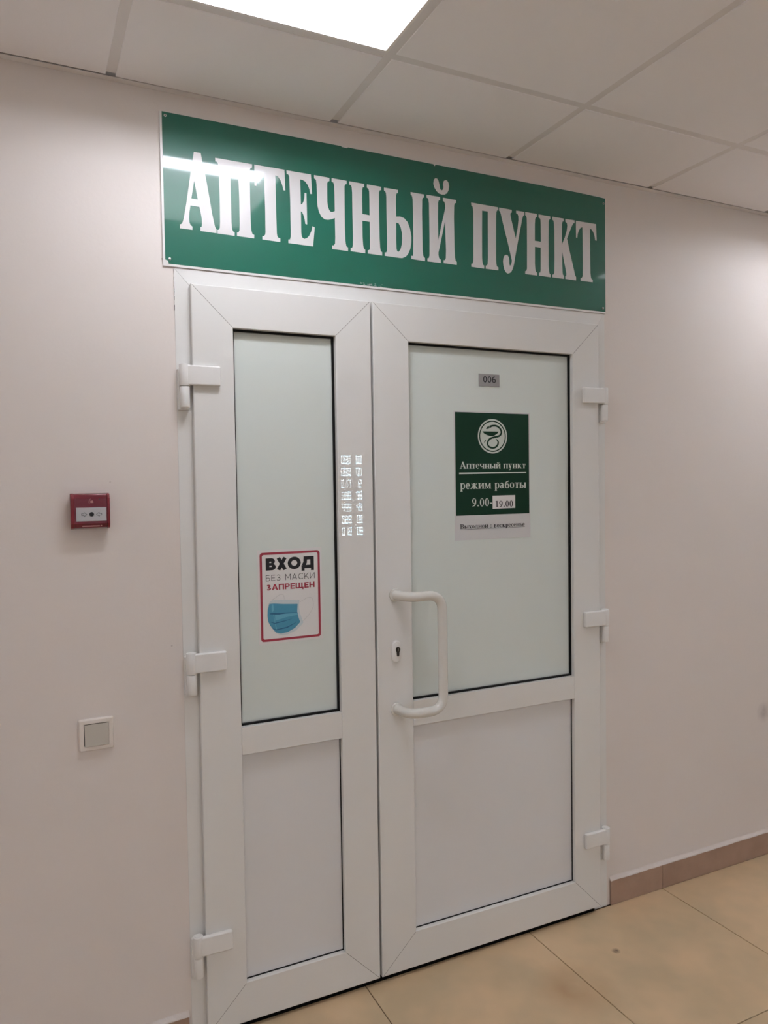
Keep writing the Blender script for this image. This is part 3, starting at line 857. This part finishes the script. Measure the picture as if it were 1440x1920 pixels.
flat_polys('subtitle_print', text_polys('режим работы', serif, 1.1630, 1.4166, 1.4953, .0183), yq, M['poster_ink'], hrs)
flat_polys('hours_print', text_polys('9.00-', serif, 1.2055, 1.2850, 1.4390, .0178), yq, M['poster_ink'], hrs)
paper(hrs, 'pasted_slip', 1.2846, 1.3728, 1.4298, 1.4722, YP - .0006, M['paper'], .0006)
flat_polys('slip_print', text_polys('19.00', serif, 1.2941, 1.3644, 1.4350, .0139), yq - .0004, M['ink'], hrs)
flat_polys('closing_day_print', text_polys('Выходной : воскресенье', serif, 1.1613, 1.4103, 1.3692, .0101) + [[(1.1606, 1.3660), (1.4103, 1.3668), (1.4103, 1.3677), (1.1606, 1.3669)]], yq + .0003, M['ink'], hrs)

# mask notice
msk = tag(empty('mask_notice', (.5960, 0, 1.068)), 'white notice with red border and blue face mask, on the left pane', 'notice')
paper(msk, 'sheet', .5002, .6918, 1.0690, 1.3345, YP, M['paper'])
ym = YP - .0006
flat_polys('red_border', [[rrect(.5069, .6858, 1.0756, 1.3270, .0085), rrect(.5134, .6793, 1.0821, 1.3205, .0050)[::-1]]], ym, M['red_ink'], msk)
flat_polys('headline_print', text_polys('ВХОД', lambda c: sans(c, .28), .5242, .6676, 1.2765, .0342, .05), ym, M['ink'], msk)
flat_polys('second_line_print', text_polys('БЕЗ МАСКИ', lambda c: sans(c, .085), .5240, .6690, 1.2462, .0170, .22), ym, M['ink'], msk)
flat_polys('third_line_print', text_polys('ЗАПРЕЩЕН', lambda c: sans(c, .205), .5246, .6686, 1.2200, .0163, .10), ym, M['red_ink'], msk)
lp, lw = smooth_path(mm([(6231, 11804), (6365, 11869), (6481, 11919), (6579, 11903), (6631, 11814), (6642, 11678), (6599, 11563), (6498, 11419), (6317, 11249)]), [.0007] * 9)
lq, lv = smooth_path(mm([(5402, 11926), (5514, 11986), (5618, 12053), (5704, 12063), (5755, 12017), (5767, 11916)]), [.0007] * 6)
flat_polys('ear_loop_print', stroke(lp, lw), ym, M['loop'], msk)
flat_polys('ear_loop_print', stroke(lq, lv), ym, M['loop'], msk)
flat_polys('mask_edge_print', [mm([(5341, 11876), (5410, 11920), (5736, 11911), (6153, 11861), (6220, 11872), (6201, 11647), (6233, 11459), (6325, 11206), (6280, 11151), (6101, 11000), (5854, 10907), (5646, 10903), (5510, 10966), (5426, 11066), (5344, 11189), (5278, 11311), (5253, 11479), (5260, 11643), (5289, 11806)])], ym - .0001, M['mask_edge'], msk)
flat_polys('mask_blue_print', [mm([(5323, 11820), (5459, 11822), (5733, 11786), (6159, 11754), (6146, 11534), (6178, 11380), (6228, 11224), (6067, 11071), (5855, 10974), (5647, 10947), (5510, 10991), (5427, 11082), (5352, 11189), (5287, 11311), (5265, 11478), (5272, 11642)])], ym - .0002, M['mask_blue'], msk)
flat_polys('mask_pale_print', [mm([(5390, 11800), (5440, 11800), (5450, 11640), (5420, 11580), (5390, 11600)]), mm([(5427, 11530), (5443, 11445), (5473, 11260), (5512, 11082), (5530, 11090), (5490, 11265), (5458, 11445), (5442, 11530)]), mm([(5480, 11500), (5790, 11500), (6140, 11500), (6150, 11440), (5800, 11400), (5490, 11330)])], ym - .0003, M['mask_mid'], msk)
flat_polys('mask_fold_print', [mm([(5334, 11551), (5454, 11552), (5797, 11534), (6146, 11514), (6146, 11504), (5832, 11514), (5590, 11495), (5453, 11511), (5334, 11529)]), mm([(5312, 11316), (5473, 11268), (5723, 11304), (6020, 11352), (5723, 11279), (5473, 11244)]), mm([(5351, 11147), (5512, 11082), (5824, 11127), (6176, 11254), (5840, 11092), (5512, 11054)])], ym - .0004, M['mask_dark'], msk)

# crumpled film corners
def scuff(door, cx, cz, n, sp):
    q = []
    for _ in range(n):
        x, z, s, a = cx + random.uniform(-sp, sp), cz + random.uniform(-sp, sp) * 1.3, random.uniform(.0008, .0032), random.uniform(.6, 2.4)
        q += stroke([(x - s * math.cos(a), z - s * math.sin(a)), (x + s * .3, z), (x + s * math.cos(a + .4), z + s * math.sin(a + .4))], [.0003, .0009, .0003])
    tag(flat_polys('film_crease', q, -.0003, M['sign_white'], door), kind='stuff')
scuff(d1, .7235, .868, 14, .007)
scuff(d2, 1.580, .862, 7, .006)
scuff(d2, 1.470, .864, 3, .006)

# room number
num = tag(empty('number_plate', (1.2753, 0, 1.8230)), 'small grey plate with black number 006 on the right pane', 'number plate')
box('plate', (1.2362, 1.3145, YP - .0022, YP, 1.8232, 1.8622), M['plate'], num, .0004, 1)
flat_polys('number_print', text_polys('006', lambda c: sans(c, .15), 1.2518, 1.3003, 1.8347, .0206, .10), YP - .0024, M['ink'], num)

# ================================================================ ON THE WALL, LEFT
al = tag(empty('fire_alarm_call_point', (.0665, 0, 1.412)), 'red square fire alarm call point on the wall left of the door', 'fire alarm')
AX0, AX1, AZ0, AZ1 = .0205, .1128, 1.4122, 1.5020
box('back_box', (AX0 + .002, AX1 - .002, -.020, -.0003, AZ0 + .002, AZ1 - .002), M['alarm'], al, .003)
bm = bmesh.new()
prof = [(-.012, AZ0), (-.029, AZ0 + .004), (-.033, AZ0 + .014), (-.033, AZ1 - .013), (-.029, AZ1 - .003), (-.020, AZ1), (-.012, AZ1)]
def rail(x0, x1, nm, inset=0.0, m_='alarm'):
    bm = bmesh.new()
    A = [bm.verts.new((x0, y + inset, z)) for y, z in prof]; B = [bm.verts.new((x1, y + inset, z)) for y, z in prof]
    n = len(prof)
    for i in range(n):
        bm.faces.new((A[i], A[(i + 1) % n], B[(i + 1) % n], B[i]))
    bm.faces.new(A[::-1]); bm.faces.new(B)
    bmesh.ops.bevel(bm, geom=bm.edges[:], offset=.0012, segments=2, affect='EDGES', profile=.5)
    return finish(nm, bm, M[m_], al, smooth=True, weighted=True)
rail(AX0, AX0 + .0085, 'side_rail'); rail(AX1 - .0068, AX1, 'side_rail')
rail(AX0 + .0080, AX1 - .0064, 'cover', .0016, 'alarm_deep')
ya = -.0320
box('label', (.0332, .1040, ya, ya + .001, 1.4325, 1.4665), M['alarm_white'], al, .0003, 1)
pr = [ell(.0690, 1.4495, .0056, .0056, 20)]
flat_polys('press_dot', pr, ya - .0003, M['ink'], al)
def arrow(x, s):
    p = [(x - s * .006, 1.4470), (x, 1.4470), (x, 1.4440), (x + s * .0065, 1.4492), (x, 1.4545), (x, 1.4515), (x - s * .006, 1.4515), (x - s * .006, 1.4468)]
    return stroke(p, .0009)
flat_polys('arrow_print', arrow(.0515, 1), ya - .0003, M['ink'], al)
flat_polys('arrow_print', arrow(.0868, -1), ya - .0003, M['ink'], al)
fl = stroke([(.0645, 1.4765), (.0636, 1.4800), (.0650, 1.4855), (.0675, 1.4885)], [.0008, .0013, .0012, .0006]) + [[(.0670, 1.4780), (.0665, 1.4815), (.0690, 1.4860), (.0700, 1.4830), (.0722, 1.4845), (.0742, 1.4805), (.0735, 1.4780)]]
flat_polys('flame_print', fl, -.0317, M['alarm_pale'], al)
box('reset_slot', (.0465, .0880, -.0305, -.0280, 1.4185, 1.4212), M['alarm_pale'], al, .0004, 1)
cyl('slot_screw', (.0915, -.0280, 1.4202), (.0915, -.0305, 1.4202), .0016, M['alarm_pale'], al, 12)
cyl('indicator', (.0880, -.0300, 1.4875), (.0880, -.0318, 1.4875), .0016, M['dark'], al, 12)

sw_ = tag(empty('light_switch', (.0675, 0, .8455)), 'square light switch with grey rocker on the wall below the alarm', 'light switch')
bm = bmesh.new()
outer = rrect(.0252, .1095, .8452, .9268, .004, 4)
def lvl(k, y):
    cx, cz = .06735, .8860
    return [bm.verts.new((cx + (a - cx) * k, y, cz + (b - cz) * k)) for a, b in outer]
L0 = lvl(1, -.0003); L1 = lvl(1, -.0045); L2 = lvl(.93, -.0095); L3 = lvl(.74, -.0098); L4 = lvl(.70, -.0082)
for A, B in ((L0, L1), (L1, L2), (L2, L3), (L3, L4)):
    for k in range(len(outer)):
        j = (k + 1) % len(outer)
        bm.faces.new((A[k], A[j], B[j], B[k]))
bm.faces.new(L0[::-1])
finish('switch_plate', bm, M['switch'], sw_, smooth=True)
box('rocker_well', (.0378, .0974, -.0080, -.006, .8572, .9148), M['dark'], sw_)
bm = bmesh.new()
vs = bm_box(bm, .0392, .0966, -.0112, -.007, .8582, .9132)
bmesh.ops.bevel(bm, geom=bm.edges[:], offset=.0008, segments=2, affect='EDGES', profile=.5)
for v in bm.verts:
    if v.co.y < -.009:
        v.co.y += (v.co.z - .8857) * .055
finish('rocker', bm, M['rocker'], sw_, smooth=True, weighted=True)

# ================================================================ FAR SIDE OF THE ROOM (seen mirrored in the glossy door)
DX, DZ = LEDX, LEDZ
dp = tag(empty('led_number_display', (DX, YB, DZ - .42)), 'black number display with lit rows, mirrored in the middle of the door', 'display')
box('display_case', (DX - .17, DX + .17, YB + .0003, YB + .05, DZ - .40, DZ + .40), M['display'], dp, .006)
SEG = {'0': 'abcdef', '1': 'bc', '2': 'abged', '3': 'abgcd', '4': 'fgbc', '5': 'afgcd', '6': 'afgedc', '7': 'abc', '8': 'abcdefg', '9': 'abcdfg'}
def digit(ch, x, z, w, h):
    k = .012
    P_ = {'a': (x, x + w, z + h - k * .7, z + h), 'd': (x, x + w, z, z + k * .7), 'g': (x, x + w, z + h / 2 - k * .35, z + h / 2 + k * .35),
          'f': (x, x + k * .5, z + h / 2, z + h), 'b': (x + w - k * .5, x + w, z + h / 2, z + h), 'e': (x, x + k * .5, z, z + h / 2), 'c': (x + w - k * .5, x + w, z, z + h / 2)}
    return [P_[s] for s in SEG[ch]]
ROWS = [('080', '00'), ('080', '00'), ('017', '12'), ('888', '98'), ('499', '49'), ('088', '08'), ('018', '08')]
for i, (a, b) in enumerate(ROWS):
    z = LED_TOP - i * LED_PITCH - LED_H
    for txt, xa, xb in ((a, LED_C1A, LED_C1B), (b, LED_C2A, LED_C2B)):
        cw = (xb - xa) / len(txt)
        for k, ch in enumerate(txt):
            bm = bmesh.new()
            for s in digit(ch, xa + cw * k + cw * .08, z + LED_H * .06, cw * .78, LED_H * .86):
                bm_box(bm, s[0], s[1], YB + .0502, YB + .0515, s[2], s[3])
            finish('lit_digit', bm, M['led'], dp)
